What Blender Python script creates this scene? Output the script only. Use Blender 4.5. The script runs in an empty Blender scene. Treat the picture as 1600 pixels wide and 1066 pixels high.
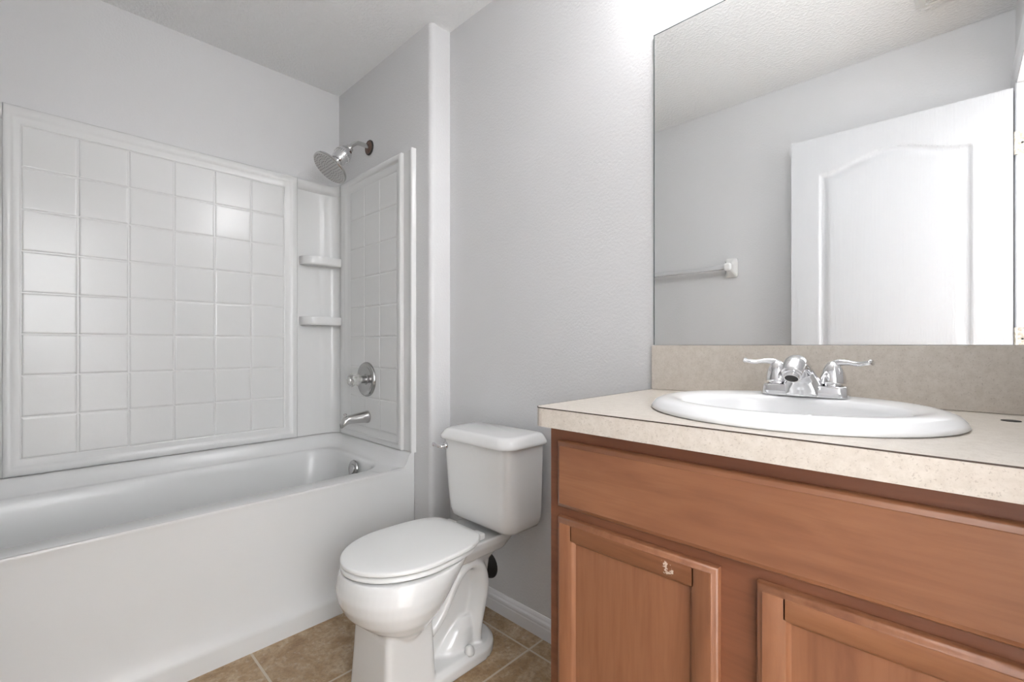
import bpy, bmesh, math, random
from mathutils import Vector, Matrix
random.seed(7)
PI = math.pi
scn = bpy.context.scene
COL = scn.collection

# ------------------------------------------------------------------ camera
H = 1.056
cd = bpy.data.cameras.new('camera')
cd.sensor_width = 36.0
cd.lens = 714.6 / 1600 * 36.0
cd.shift_y = 6 / 1600
cd.clip_start = 0.02
cam = bpy.data.objects.new('camera', cd)
COL.objects.link(cam)
cam.location = (0, 0, H)
cam.rotation_euler = (PI / 2, 0, math.radians(44))
scn.camera = cam

# ------------------------------------------------------------------ world, exposure
scn.view_settings.view_transform = 'Standard'
scn.view_settings.look = 'None'
scn.view_settings.gamma = 1
scn.view_settings.use_curve_mapping = False
scn.view_settings.exposure = 0.58
w = bpy.data.worlds.new('world')
scn.world = w
w.use_nodes = True
w.node_tree.nodes['Background'].inputs[0].default_value = (0.98, 0.99, 1.0, 1)
w.node_tree.nodes['Background'].inputs[1].default_value = 9.0
BULB = 36.0        # emission of the vanity bulbs
HALL = 12.0        # added hall fill lamp, watts

# ------------------------------------------------------------------ room numbers
XT = -2.465        # long wall behind the tub
YV = 1.165         # wall with the valve and shower head
YM = 1.268         # wall with the mirror and toilet
XJ = -1.607        # where the two meet (return)
XR = 0.183         # doorway wall
YB = -0.27         # wall opposite the mirror
ZC = 2.44
CT = 0.9266        # counter top height

# ------------------------------------------------------------------ materials
def mat(name, col, rough=0.5, metal=0.0, coat=0.0, spec=0.5):
    m = bpy.data.materials.new(name)
    m.use_nodes = True
    b = m.node_tree.nodes['Principled BSDF']
    b.inputs['Base Color'].default_value = (*col, 1)
    b.inputs['Roughness'].default_value = rough
    b.inputs['Metallic'].default_value = metal
    b.inputs['Coat Weight'].default_value = coat
    b.inputs['Coat Roughness'].default_value = 0.08
    b.inputs['Specular IOR Level'].default_value = spec
    return m

class NT:
    def __init__(s, m):
        s.t = m.node_tree
        s.b = s.t.nodes['Principled BSDF']
        s.tc = s.t.nodes.new('ShaderNodeTexCoord')
    def n(s, typ, **kw):
        nd = s.t.nodes.new(typ)
        for k, v in kw.items():
            if isinstance(v, tuple) and k == 'ins':
                continue
            setattr(nd, k, v)
        return nd
    def l(s, a, b):
        s.t.links.new(a, b)
    def mapped(s, scale=(1, 1, 1), loc=(0, 0, 0)):
        mp = s.n('ShaderNodeMapping')
        mp.inputs['Scale'].default_value = scale
        mp.inputs['Location'].default_value = loc
        s.l(s.tc.outputs['Object'], mp.inputs[0])
        return mp.outputs[0]
    def noise(s, vec, scale, detail=3, rough=0.5, dist=0.0):
        nd = s.n('ShaderNodeTexNoise')
        nd.inputs['Scale'].default_value = scale
        nd.inputs['Detail'].default_value = detail
        nd.inputs['Roughness'].default_value = rough
        nd.inputs['Distortion'].default_value = dist
        s.l(vec, nd.inputs['Vector'])
        return nd.outputs['Fac']
    def ramp(s, fac, stops):
        r = s.n('ShaderNodeValToRGB')
        e = r.color_ramp.elements
        while len(e) < len(stops):
            e.new(0.5)
        for i, (p, c) in enumerate(stops):
            e[i].position = p
            e[i].color = (*c, 1) if len(c) == 3 else c
        s.l(fac, r.inputs[0])
        return r.outputs[0]
    def mix(s, fac, a, b, mode='MIX'):
        m = s.n('ShaderNodeMix', data_type='RGBA', blend_type=mode)
        if hasattr(fac, 'links'):
            s.l(fac, m.inputs[0])
        else:
            m.inputs[0].default_value = fac
        for i, v in ((6, a), (7, b)):
            if hasattr(v, 'links'):
                s.l(v, m.inputs[i])
            else:
                m.inputs[i].default_value = (*v, 1)
        return m.outputs[2]
    def math(s, op, a, b=None, clamp=False):
        m = s.n('ShaderNodeMath', operation=op)
        m.use_clamp = clamp
        for i, v in ((0, a), (1, b)):
            if v is None:
                continue
            if hasattr(v, 'links'):
                s.l(v, m.inputs[i])
            else:
                m.inputs[i].default_value = v
        return m.outputs[0]
    def bump(s, fac, dist, strength=1.0):
        b = s.n('ShaderNodeBump')
        b.inputs['Distance'].default_value = dist
        b.inputs['Strength'].default_value = strength
        s.l(fac, b.inputs['Height'])
        s.l(b.outputs[0], s.b.inputs['Normal'])
        return b

def paint(name, col, scale, dist, rough=0.55, knock=False):
    m = mat(name, col, rough)
    t = NT(m)
    v = t.mapped()
    f = t.noise(v, scale, 2.5, 0.55)
    if knock:
        f = t.ramp(f, [(0.42, (0, 0, 0)), (0.62, (1, 1, 1))])
    t.bump(f, dist, 1.0)
    return m

M = {}
M['wall'] = paint('pale grey wall paint', (0.69, 0.688, 0.693), 120, 0.0010, 0.5)
M['ceiling'] = paint('white knockdown ceiling', (0.868, 0.872, 0.875), 75, 0.0013, 0.8, True)
M['trim'] = mat('white trim paint', (0.78, 0.785, 0.80), 0.35)
M['surround'] = mat('white moulded acrylic', (0.735, 0.737, 0.732), 0.21, coat=0.0, spec=0.5)
t = NT(M['surround']); t.bump(t.noise(t.mapped(), 26, 3), 0.0005, 0.8)
M['tub'] = mat('white tub acrylic', (0.735, 0.738, 0.735), 0.25, coat=0.1)
t = NT(M['tub']); t.bump(t.noise(t.mapped(), 5, 1), 0.002, 0.5)
M['porcelain'] = mat('white vitreous china', (0.78, 0.78, 0.77), 0.12, coat=0.3)
M['sink'] = mat('bright white china', (0.80, 0.80, 0.80), 0.12, coat=0.0)
M['seat'] = mat('white plastic seat', (0.80, 0.80, 0.785), 0.28)
M['chrome'] = mat('polished chrome', (0.78, 0.78, 0.79), 0.07, 1.0)
M['satin'] = mat('dulled chrome', (0.60, 0.595, 0.585), 0.22, 1.0)
M['plate'] = mat('worn chrome plate', (0.44, 0.435, 0.43), 0.25, 1.0)
M['dark'] = mat('dark gap', (0.03, 0.028, 0.026), 0.6)
M['rust'] = mat('rusted flange', (0.17, 0.11, 0.085), 0.55, 0.4)
M['nozzle'] = mat('grey nozzle plate', (0.52, 0.52, 0.51), 0.4, 0.2)
M['rubber'] = mat('grey rubber nozzle', (0.22, 0.22, 0.22), 0.6)
M['acrylic'] = mat('clear acrylic', (0.9, 0.9, 0.88), 0.05)
M['acrylic'].node_tree.nodes['Principled BSDF'].inputs['Transmission Weight'].default_value = 0.75
M['acrylic'].node_tree.nodes['Principled BSDF'].inputs['IOR'].default_value = 1.45
M['mirror'] = mat('silvered mirror', (0.93, 0.94, 0.935), 0.0, 1.0)
M['mirror_edge'] = mat('mirror edge', (0.10, 0.12, 0.12), 0.25)
M['ceramic'] = mat('white ceramic post', (0.86, 0.86, 0.85), 0.15, coat=0.4)
M['bar'] = mat('grey towel bar plastic', (0.62, 0.62, 0.63), 0.25)
M['hinge'] = mat('paint-spattered brass hinge', (0.62, 0.55, 0.45), 0.4, 0.3)
t = NT(M['hinge']); t.l(t.ramp(t.noise(t.mapped(), 90, 3), [(0.4, (0.7, 0.68, 0.62)), (0.6, (0.48, 0.42, 0.34))]), t.b.inputs['Base Color'])
M['fan'] = mat('white fan plastic', (0.74, 0.74, 0.72), 0.4)
M['hallwall'] = mat('hall paint', (0.86, 0.86, 0.87), 0.6)
M['seam'] = mat('dark laminate seam', (0.06, 0.04, 0.03), 0.5)
M['bulb'] = mat('lit opal bulb', (1, 1, 1), 0.3)
b = M['bulb'].node_tree.nodes['Principled BSDF']
b.inputs['Emission Color'].default_value = (0.985, 0.985, 1.0, 1)
b.inputs['Emission Strength'].default_value = BULB

def wood(name, axis, base, chip=None, k=1.0):
    m = mat(name, base, 0.36, coat=0.12)
    t = NT(m)
    sc = [20.0, 20.0, 20.0]
    sc['xyz'.index(axis)] = 2.2
    v = t.mapped(tuple(sc))
    g = t.noise(v, 1.6, 6, 0.6, 0.6)
    r, gg, bb = base
    dk = (r * 0.72, gg * 0.66, bb * 0.62)
    lt = (min(1, r * 1.12), gg * 1.13, bb * 1.14)
    c1 = t.ramp(g, [(0.22, dk), (0.5, base), (0.8, lt)])
    sc2 = [9.0, 9.0, 9.0]
    sc2['xyz'.index(axis)] = 3.0
    blot = t.noise(t.mapped(tuple(sc2), (3.1, 0.4, 1.7)), 0.9, 3, 0.55, 0.4)
    c2 = t.mix(t.ramp(blot, [(0.50, (0, 0, 0)), (0.74, (0.62, 0.62, 0.62))]), c1, (r * 0.55, gg * 0.42, bb * 0.42))
    sc3 = [170.0, 170.0, 170.0]
    sc3['xyz'.index(axis)] = 9.0
    fine = t.noise(t.mapped(tuple(sc3)), 1.0, 2, 0.5)
    c3 = t.mix(t.ramp(fine, [(0.35, (0.22, 0.22, 0.22)), (0.55, (0, 0, 0))]), c2, (r * 0.7, gg * 0.62, bb * 0.6))
    if chip:
        for (p, rad) in chip:
            d = t.n('ShaderNodeVectorMath', operation='DISTANCE')
            nz = t.n('ShaderNodeTexNoise'); nz.inputs['Scale'].default_value = 330
            t.l(t.tc.outputs['Object'], nz.inputs['Vector'])
            t.l(t.tc.outputs['Object'], d.inputs[0]); d.inputs[1].default_value = p
            dd = t.math('ADD', d.outputs['Value'], t.math('MULTIPLY', t.math('SUBTRACT', nz.outputs['Fac'], 0.5), rad * 6.5))
            msk = t.math('LESS_THAN', dd, rad)
            c3 = t.mix(msk, c3, (0.62, 0.5, 0.42))
    t.l(c3, t.b.inputs['Base Color'])
    t.l(t.ramp(blot, [(0.3, (0.33, 0.33, 0.33)), (0.8, (0.48, 0.48, 0.48))]), t.b.inputs['Roughness'])
    return m
WB = (0.272, 0.116, 0.055)
M['wood_h'] = wood('stained maple horizontal grain', 'x', WB)
M['wood_v'] = wood('stained maple vertical grain', 'z', (WB[0] * 0.97, WB[1] * 0.95, WB[2] * 0.95))
M['wood_frame'] = wood('stained maple face frame', 'x', (WB[0] * 0.72, WB[1] * 0.62, WB[2] * 0.62))

def laminate():
    m = mat('speckled beige laminate', (0.5, 0.45, 0.4), 0.38)
    t = NT(m)
    v = t.mapped()
    a = t.noise(v, 70, 6, 0.75)
    c = t.ramp(a, [(0.35, (0.545, 0.490, 0.425)), (0.55, (0.605, 0.552, 0.488)), (0.75, (0.65, 0.60, 0.54))])
    s = t.noise(v, 330, 2, 0.6)
    c = t.mix(t.ramp(s, [(0.30, (0.5, 0.5, 0.5)), (0.40, (0, 0, 0))]), c, (0.33, 0.28, 0.23))
    t.l(c, t.b.inputs['Base Color'])
    return m
M['laminate'] = laminate()

def floor_mat():
    m = mat('tan floor tile', (0.3, 0.2, 0.12), 0.38)
    t = NT(m)
    v = t.mapped()
    a = t.noise(v, 9, 7, 0.68, 0.7)
    c = t.ramp(a, [(0.30, (0.25, 0.145, 0.068)), (0.45, (0.37, 0.245, 0.13)), (0.58, (0.46, 0.34, 0.215)), (0.72, (0.56, 0.45, 0.32))])
    b2 = t.noise(v, 75, 5, 0.75)
    c = t.mix(t.ramp(b2, [(0.36, (0.55, 0.55, 0.55)), (0.52, (0, 0, 0))]), c, (0.20, 0.125, 0.07))
    c = t.mix(t.ramp(t.noise(v, 48, 4, 0.7), [(0.55, (0, 0, 0)), (0.72, (0.5, 0.5, 0.5))]), c, (0.60, 0.52, 0.42))
    sep = t.n('ShaderNodeSeparateXYZ')
    t.l(t.tc.outputs['Object'], sep.inputs[0])
    def line(sock, off, pitch):
        q = t.math('DIVIDE', t.math('SUBTRACT', sock, off), pitch)
        fr = t.math('FRACT', t.math('ADD', q, 100.5))
        d = t.math('ABSOLUTE', t.math('SUBTRACT', fr, 0.5))
        return t.math('LESS_THAN', d, 0.0038 / pitch)
    g = t.math('MAXIMUM', line(sep.outputs[0], -1.059, 0.347), line(sep.outputs[1], 1.181, 0.338))
    c = t.mix(g, c, (0.56, 0.49, 0.40))
    t.l(c, t.b.inputs['Base Color'])
    hgt = t.math('SUBTRACT', t.math('MULTIPLY', b2, 0.35), g)
    t.bump(hgt, 0.0015, 1.0)
    t.l(t.ramp(g, [(0, (0.36, 0.36, 0.36)), (1, (0.8, 0.8, 0.8))]), t.b.inputs['Roughness'])
    return m
M['floor'] = floor_mat()

def door_mat():
    m = mat('white woodgrain door paint', (0.62, 0.625, 0.64), 0.55, spec=0.3)
    t = NT(m)
    g = t.n('ShaderNodeTexWave', wave_type='BANDS', bands_direction='X')
    g.inputs['Scale'].default_value = 55
    g.inputs['Distortion'].default_value = 9
    g.inputs['Detail'].default_value = 3
    g.inputs['Detail Scale'].default_value = 0.25
    t.l(t.mapped((1, 1, 0.10)), g.inputs['Vector'])
    t.bump(g.outputs['Fac'], 0.0006, 0.5)
    return m
M['door'] = door_mat()

# ------------------------------------------------------------------ object helpers
def prop(o, label=None, cat=None, group=None, kind=None):
    if label: o['label'] = label
    if cat: o['category'] = cat
    if group: o['group'] = group
    if kind: o['kind'] = kind
    return o

def world_loc(o):
    v = Vector(o.location)
    while o.parent:
        o = o.parent
        v += Vector(o.location)
    return v

def thing(name, label, cat, loc, group=None):
    o = bpy.data.objects.new(name, None)
    o.empty_display_size = 0.05
    COL.objects.link(o)
    o.location = loc
    return prop(o, label, cat, group)

def obj(name, geo, m, parent=None, base=None, smooth=False, bevel=0, seg=2, sub=0, recalc=True, mats=None, fmat=None):
    """geo=(verts, faces) in world coordinates"""
    vs, fs = geo
    me = bpy.data.meshes.new(name)
    origin = world_loc(parent) if parent else Vector(base or (0, 0, 0))
    me.from_pydata([tuple(Vector(v) - origin) for v in vs], [], [tuple(f) for f in fs])
    if recalc:
        bm = bmesh.new(); bm.from_mesh(me)
        bmesh.ops.recalc_face_normals(bm, faces=bm.faces)
        bm.to_mesh(me); bm.free()
    me.materials.append(m)
    for x in (mats or []):
        me.materials.append(x)
    if fmat:
        for i, p in enumerate(me.polygons):
            p.material_index = fmat(i, p)
    if smooth:
        for p in me.polygons:
            p.use_smooth = True
    o = bpy.data.objects.new(name, me)
    COL.objects.link(o)
    if parent:
        o.parent = parent
    else:
        o.location = origin
    if bevel:
        bv = o.modifiers.new('bevel', 'BEVEL')
        bv.width = bevel; bv.segments = seg; bv.limit_method = 'ANGLE'; bv.angle_limit = math.radians(35)
        bv.harden_normals = False
        if smooth is False:
            for p in me.polygons: p.use_smooth = True
            wn = o.modifiers.new('wn', 'WEIGHTED_NORMAL'); wn.keep_sharp = True
    if sub:
        sm = o.modifiers.new('sub', 'SUBSURF'); sm.levels = sub; sm.render_levels = sub
    return o

def join(*geos):
    V, Fc = [], []
    for v, f in geos:
        k = len(V)
        V += list(v)
        Fc += [tuple(i + k for i in q) for q in f]
    return V, Fc

def box(x0, x1, y0, y1, z0, z1):
    v = [(x, y, z) for z in (z0, z1) for y in (y0, y1) for x in (x0, x1)]
    f = [(0, 2, 3, 1), (4, 5, 7, 6), (0, 1, 5, 4), (2, 6, 7, 3), (0, 4, 6, 2), (1, 3, 7, 5)]
    return v, f

def loft(rings, cap0=True, cap1=True, closed=True):
    n = len(rings[0])
    V = [p for r in rings for p in r]
    Fc = []
    for k in range(len(rings) - 1):
        for i in range(n if closed else n - 1):
            j = (i + 1) % n
            Fc.append((k * n + i, k * n + j, (k + 1) * n + j, (k + 1) * n + i))
    if cap0: Fc.append(tuple(range(n))[::-1])
    if cap1: Fc.append(tuple(range((len(rings) - 1) * n, len(rings) * n)))
    return V, Fc

def frame_axes(d):
    d = Vector(d).normalized()
    a = Vector((0, 0, 1)) if abs(d.z) < 0.9 else Vector((1, 0, 0))
    u = d.cross(a).normalized()
    return d, u, u.cross(d).normalized() * -1

def lathe(p, d, prof, n=40):
    """prof = [(distance along d, radius)]"""
    d, u, v = frame_axes(d)
    p = Vector(p)
    rings = []
    for (h, r) in prof:
        rings.append([tuple(p + d * h + (u * math.cos(a) + v * math.sin(a)) * max(r, 1e-5)) for a in [2 * PI * i / n for i in range(n)]])
    return loft(rings)

def tube(path, radii, n=16, sx=None):
    pts = [Vector(p) for p in path]
    if not isinstance(radii, (list, tuple)):
        radii = [radii] * len(pts)
    rings = []
    up = None
    for i, p in enumerate(pts):
        d = (pts[min(i + 1, len(pts) - 1)] - pts[max(i - 1, 0)]).normalized()
        if up is None:
            _, u, v = frame_axes(d)
        else:
            u = (up - d * up.dot(d)).normalized()
            v = d.cross(u)
        up = u
        r = radii[i]
        ru, rv = r if isinstance(r, tuple) else (r, r)
        rings.append([tuple(p + u * ru * math.cos(a) + v * rv * math.sin(a)) for a in [2 * PI * k / n for k in range(n)]])
    return loft(rings)

def spline(pts, n=6):
    P = [Vector(p) for p in pts]
    out = []
    for i in range(len(P) - 1):
        p0, p1, p2, p3 = P[max(i - 1, 0)], P[i], P[i + 1], P[min(i + 2, len(P) - 1)]
        for k in range(n):
            t_ = k / n
            out.append(0.5 * ((2 * p1) + (p2 - p0) * t_ + (2 * p0 - 5 * p1 + 4 * p2 - p3) * t_ ** 2 + (3 * p1 - p0 - 3 * p2 + p3) * t_ ** 3))
    out.append(P[-1])
    return out

def rrect(x0, x1, y0, y1, r, z, k=8, ns=6, tight=False):
    """rounded rectangle ring, constant point count; r one number or four (x1y1, x0y1, x0y0, x1y0)"""
    rr = r if isinstance(r, (list, tuple)) else [r] * 4
    cs = [(x1, y1, 1, 1, 0), (x0, y1, -1, 1, 90), (x0, y0, -1, -1, 180), (x1, y0, 1, -1, 270)]
    arcs = []
    for (cx, cy, sx, sy, a0), q in zip(cs, rr):
        arcs.append([(cx - sx * q + q * math.cos(math.radians(a0 + 90 * i / k)), cy - sy * q + q * math.sin(math.radians(a0 + 90 * i / k))) for i in range(k + 1)])
    pts = []
    for i in range(4):
        pts += arcs[i]
        a, b_ = arcs[i][-1], arcs[(i + 1) % 4][0]
        for j in range(1, ns):
            q = j / ns
            if tight and i == 3:
                q = 0.012 if j == 1 else 0.988 if j == ns - 1 else (j - 1) / (ns - 2)
            pts.append((a[0] + (b_[0] - a[0]) * q, a[1] + (b_[1] - a[1]) * q))
    return [(x, y, z(x, y) if callable(z) else z) for x, y in pts]

def oval(cx, cy, a, b_, z, n=96, e=2.0):
    out = []
    for i in range(n):
        th = 2 * PI * i / n
        c, s = math.cos(th), math.sin(th)
        out.append((cx + a * math.copysign(abs(c) ** (2 / e), c), cy + b_ * math.copysign(abs(s) ** (2 / e), s), z))
    return out

def auto_smooth(o, ang=40):
    me = o.data
    bm = bmesh.new(); bm.from_mesh(me)
    for e in bm.edges:
        if len(e.link_faces) == 2 and e.calc_face_angle(0) > math.radians(ang):
            e.smooth = False
    for f in bm.faces: f.smooth = True
    bm.to_mesh(me); bm.free()
    return o

def struct(name, geo, m, **kw):
    return prop(obj(name, geo, m, **kw), kind='structure')

# ------------------------------------------------------------------ the room
XH = 1.35          # far wall of the hall, added unseen as a light source
struct('floor', join(box(XT - 0.1, XR + 0.11, -0.46, YM + 0.1, -0.05, 0), box(XR + 0.11, XH + 0.1, -1.6, 2.2, -0.05, 0)), M['floor'])
struct('ceiling', join(box(XT - 0.1, XR + 0.11, -0.46, YM + 0.1, ZC, ZC + 0.05), box(XR + 0.11, XH + 0.1, -1.6, 2.2, ZC, ZC + 0.05)), M['ceiling'])
struct('wall_tub', box(XT - 0.1, XT, -0.46, YM + 0.1, 0, ZC), M['wall'])
# valve wall with a bullnose corner and the short return beside the toilet
ring = [(XT, YM + 0.1), (XT, YV)]
R = 0.022
for i in range(9):
    a = -PI / 2 + PI / 2 * i / 8
    ring.append((XJ - R + R * math.cos(a), YV + R + R * math.sin(a)))
ring.append((XJ, YM + 0.1))
o = struct('wall_valve', loft([[(x, y, 0) for x, y in ring], [(x, y, ZC) for x, y in ring]]), M['wall'])
auto_smooth(o, 30)
struct('wall_mirror', box(XJ, XR + 0.11, YM, YM + 0.1, 0, ZC), M['wall'])
struct('wall_opposite', join(box(XJ, XR, YB - 0.1, YB, 0, ZC), box(XT, XJ, -0.46, -0.36, 0, ZC), box(XJ - 0.003, XJ, -0.36, YB, 0, ZC)), M['wall'])
DY0, DY1, DZ = -0.170, 0.60, 2.095
struct('wall_doorway', join(box(XR, XR + 0.11, YB - 0.1, DY0 - 0.018, 0, ZC), box(XR, XR + 0.11, DY1 + 0.018, YM, 0, ZC),
                            box(XR, XR + 0.11, DY0 - 0.018, DY1 + 0.018, DZ + 0.018, ZC)), M['wall'])
WY0, WY1, WZ0, WZ1 = -0.50, 0.20, 1.05, 2.2  # unseen window opening, added to send fill light through the doorway
struct('wall_added_hall', join(box(XH, XH + 0.1, -1.6, WY0, 0, ZC), box(XH, XH + 0.1, WY1, 2.2, 0, ZC), box(XH, XH + 0.1, WY0, WY1, 0, WZ0), box(XH, XH + 0.1, WY0, WY1, WZ1, ZC),
                         box(XR + 0.112, XH, 2.1, 2.2, 0, ZC), box(XR + 0.112, XH, -1.7, -1.6, 0, ZC)), M['hallwall'])  # bright hall walls, added around the fill window
struct('window_fill', join(box(XH - 0.012, XH, WY0 - 0.06, WY0, WZ0 - 0.06, WZ1 + 0.06), box(XH - 0.012, XH, WY1, WY1 + 0.06, WZ0 - 0.06, WZ1 + 0.06), box(XH - 0.012, XH, WY0, WY1, WZ1, WZ1 + 0.06),
                        box(XH - 0.03, XH, WY0, WY1, WZ0 - 0.04, WZ0), box(XH + 0.03, XH + 0.06, WY0, WY1, 1.39, 1.42)), M['trim'])
# jamb and casing
jt = struct('trim_1', join(box(XR - 0.004, XR + 0.112, DY0 - 0.018, DY0, 0, DZ), box(XR - 0.004, XR + 0.112, DY1, DY1 + 0.018, 0, DZ),
                      box(XR - 0.004, XR + 0.112, DY0 - 0.018, DY1 + 0.018, DZ, DZ + 0.018),
                      box(XR + 0.045, XR + 0.08, DY0, DY0 + 0.011, 0, DZ), box(XR + 0.045, XR + 0.08, DY0, DY1, DZ - 0.011, DZ)), M['trim'], bevel=0.002)
def casing_profile():
    return [(0.0, 0.0), (0.0, 0.012), (0.004, 0.016), (0.02, 0.016), (0.028, 0.011), (0.045, 0.009), (0.057, 0.006), (0.057, 0.0)]
def casing():
    pr = casing_profile()
    path = [(DY0 - 0.005, 0.0, -1, 0), (DY0 - 0.005, DZ + 0.005, -1, 1), (DY1 + 0.005, DZ + 0.005, 1, 1), (DY1 + 0.005, 0.0, 1, 0)]
    rings = []
    for (y, z, sy, sz) in path:
        rings.append([(XR - h, y + sy * (0.057 - a), z + sz * (0.057 - a)) for a, h in pr])
    return loft(rings)
struct('trim_2', casing(), M['trim'], bevel=0.001)
# baseboards: moulded profile
def baseboard(name, a, b_, nrm):
    pr = [(0, 0), (0.013, 0), (0.013, 0.040), (0.0115, 0.043), (0.0115, 0.048), (0.0135, 0.051), (0.0125, 0.058), (0.008, 0.064), (0.0065, 0.072), (0.003, 0.078), (0, 0.078)]
    rings = [[(p[0] + nrm[0] * h, p[1] + nrm[1] * h, z) for h, z in pr] for p in (a, b_)]
    o = struct(name, loft(rings), M['trim'])
    auto_smooth(o, 25)
    return o
baseboard('baseboard_mirror', (XJ + 0.013, YM), (-0.619, YM), (0, -1))
baseboard('baseboard_return', (XJ, YV + 0.02), (XJ, YM), (1, 0))
baseboard('baseboard_opposite', (XJ, YB), (XR - 0.02, YB), (0, 1))

# ------------------------------------------------------------------ entry door folded back against the opposite wall
def door():
    W, Hh, T = 0.766, 2.065, 0.035
    # local: u from hinge (0) to free edge (W); face height field at +v
    pu0, pu1 = 0.115, W - 0.12
    def panel_d(u, z):
        zt = 1.892 + 0.062 * (0.5 - 0.5 * math.cos(2 * PI * min(max((u - pu0) / (pu1 - pu0), 0), 1))) ** 1.0
        d1 = min(u - pu0, pu1 - u, zt - z, z - 1.02)
        d2 = min(u - pu0, pu1 - u, 0.86 - z, z - 0.22)
        return max(d1, d2)
    def hgt(d):
        if d <= 0: return 0.0
        pr = [(0, 0), (0.006, -0.006), (0.012, -0.008), (0.020, -0.008), (0.034, -0.003), (0.046, -0.001), (9, -0.001)]
        for (a, x), (b_, y) in zip(pr, pr[1:]):
            if d <= b_:
                return x + (y - x) * (d - a) / (b_ - a)
    nu, nz = 170, 330
    P = Vector((0.170, -0.163, 0.012)); U = Vector((-0.9997, 0.026, 0)).normalized(); Nn = Vector((0.026, 0.9997, 0)).normalized()
    V = []
    for k in range(nz + 1):
        z = Hh * k / nz
        for i in range(nu + 1):
            u = W * i / nu
            V.append(tuple(P + U * u + Nn * hgt(panel_d(u, z + 0.012)) + Vector((0, 0, z))))
    Fc = [(k * (nu + 1) + i, k * (nu + 1) + i + 1, (k + 1) * (nu + 1) + i + 1, (k + 1) * (nu + 1) + i) for k in range(nz) for i in range(nu)]
    b0 = len(V)
    for z in (0, Hh):
        for u in (0, W):
            V.append(tuple(P + U * u - Nn * T + Vector((0, 0, z))))
    n1 = nu + 1
    bot = list(range(0, n1)); top = list(range(nz * n1, nz * n1 + n1))
    left = [k * n1 for k in range(nz + 1)]; right = [k * n1 + nu for k in range(nz + 1)]
    Fc += [(b0, b0 + 1, b0 + 3, b0 + 2), tuple(bot + [b0 + 1, b0]), tuple(top[::-1] + [b0 + 2, b0 + 3]),
           tuple(left[::-1] + [b0, b0 + 2]), tuple(right + [b0 + 3, b0 + 1])]
    d = struct('door_1', (V, Fc), M['door'], base=(0.17, -0.17, 0.012))
    auto_smooth(d, 35)
    for zc in (1.855, 1.08, 0.28):
        h = obj('door_hinge', join(box(XR - 0.002, XR + 0.032, DY0, DY0 + 0.002, zc - 0.045, zc + 0.045),
                               lathe((0.1765, DY0 + 0.006, zc - 0.045), (0, 0, 1), [(0, 0.0055), (0.09, 0.0055)], 12)), M['hinge'], d)
        sc_ = []
        for q in (-0.032, 0.0, 0.032):
            sc_.append(lathe((XR + (0.020 if q else 0.012), DY0 + 0.002, zc + q), (0, 1, 0), [(0, 0.004), (0.001, 0.004), (0.0015, 0.002)], 10))
        obj('screw', join(*sc_), M['dark'], h)
    # knob near the free edge on the room side
    kp = P + U * (W - 0.06) + Vector((0, 0, 0.93))
    obj('door_knob', lathe(kp, Nn, [(0, 0.032), (0.006, 0.031), (0.010, 0.014), (0.030, 0.012), (0.036, 0.024), (0.048, 0.028), (0.058, 0.024), (0.062, 0.004)], 28), M['satin'], d, smooth=True)
door()

# towel bar on the opposite wall
tb = thing('towel_bar', 'grey towel bar in white ceramic posts on the wall facing the mirror', 'towel bar', (-1.20, YB, 1.46))
for x in (-0.925, -1.535):
    post = [rrect(x - 0.034, x + 0.034, 1.50 - 0.055, 1.50 + 0.055, 0.012, 0), rrect(x - 0.034, x + 0.034, 1.50 - 0.055, 1.50 + 0.055, 0.012, 0.012),
            rrect(x - 0.026, x + 0.026, 1.50 - 0.040, 1.50 + 0.044, 0.012, 0.024), rrect(x - 0.022, x + 0.022, 1.50 - 0.026, 1.50 + 0.026, 0.015, 0.045),
            rrect(x - 0.022, x + 0.022, 1.50 - 0.022, 1.50 + 0.022, 0.015, 0.075), rrect(x - 0.014, x + 0.014, 1.50 - 0.014, 1.50 + 0.014, 0.01, 0.082)]
    post = [[(p[0], YB + p[2], p[1]) for p in r] for r in post]
    obj('bar_post', loft(post), M['ceramic'], tb, bevel=0.002)
obj('bar_rod', box(-1.515, -0.945, YB + 0.050, YB + 0.072, 1.488, 1.512), M['bar'], tb, bevel=0.003)

# exhaust fan grille on the ceiling, only its near corner shows in the mirror
fan = thing('exhaust_fan', 'square white exhaust fan grille on the ceiling seen at the top of the mirror', 'exhaust fan', (0.0, 0.14, ZC))
fx0, fx1, fy0, fy1 = -0.112, 0.148, 0.02, 0.27
obj('fan_cover', loft([rrect(fx0, fx1, fy0, fy1, 0.01, ZC), rrect(fx0, fx1, fy0, fy1, 0.01, ZC - 0.008), rrect(fx0 + 0.012, fx1 - 0.012, fy0 + 0.012, fy1 - 0.012, 0.01, ZC - 0.018)]), M['fan'], fan, bevel=0.002)
for i in range(10):
    obj('fan_slat', box(fx0 + 0.03, fx1 - 0.03, fy0 + 0.03 + i * 0.02, fy0 + 0.038 + i * 0.02, ZC - 0.024, ZC - 0.018), M['fan'], fan)

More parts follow.
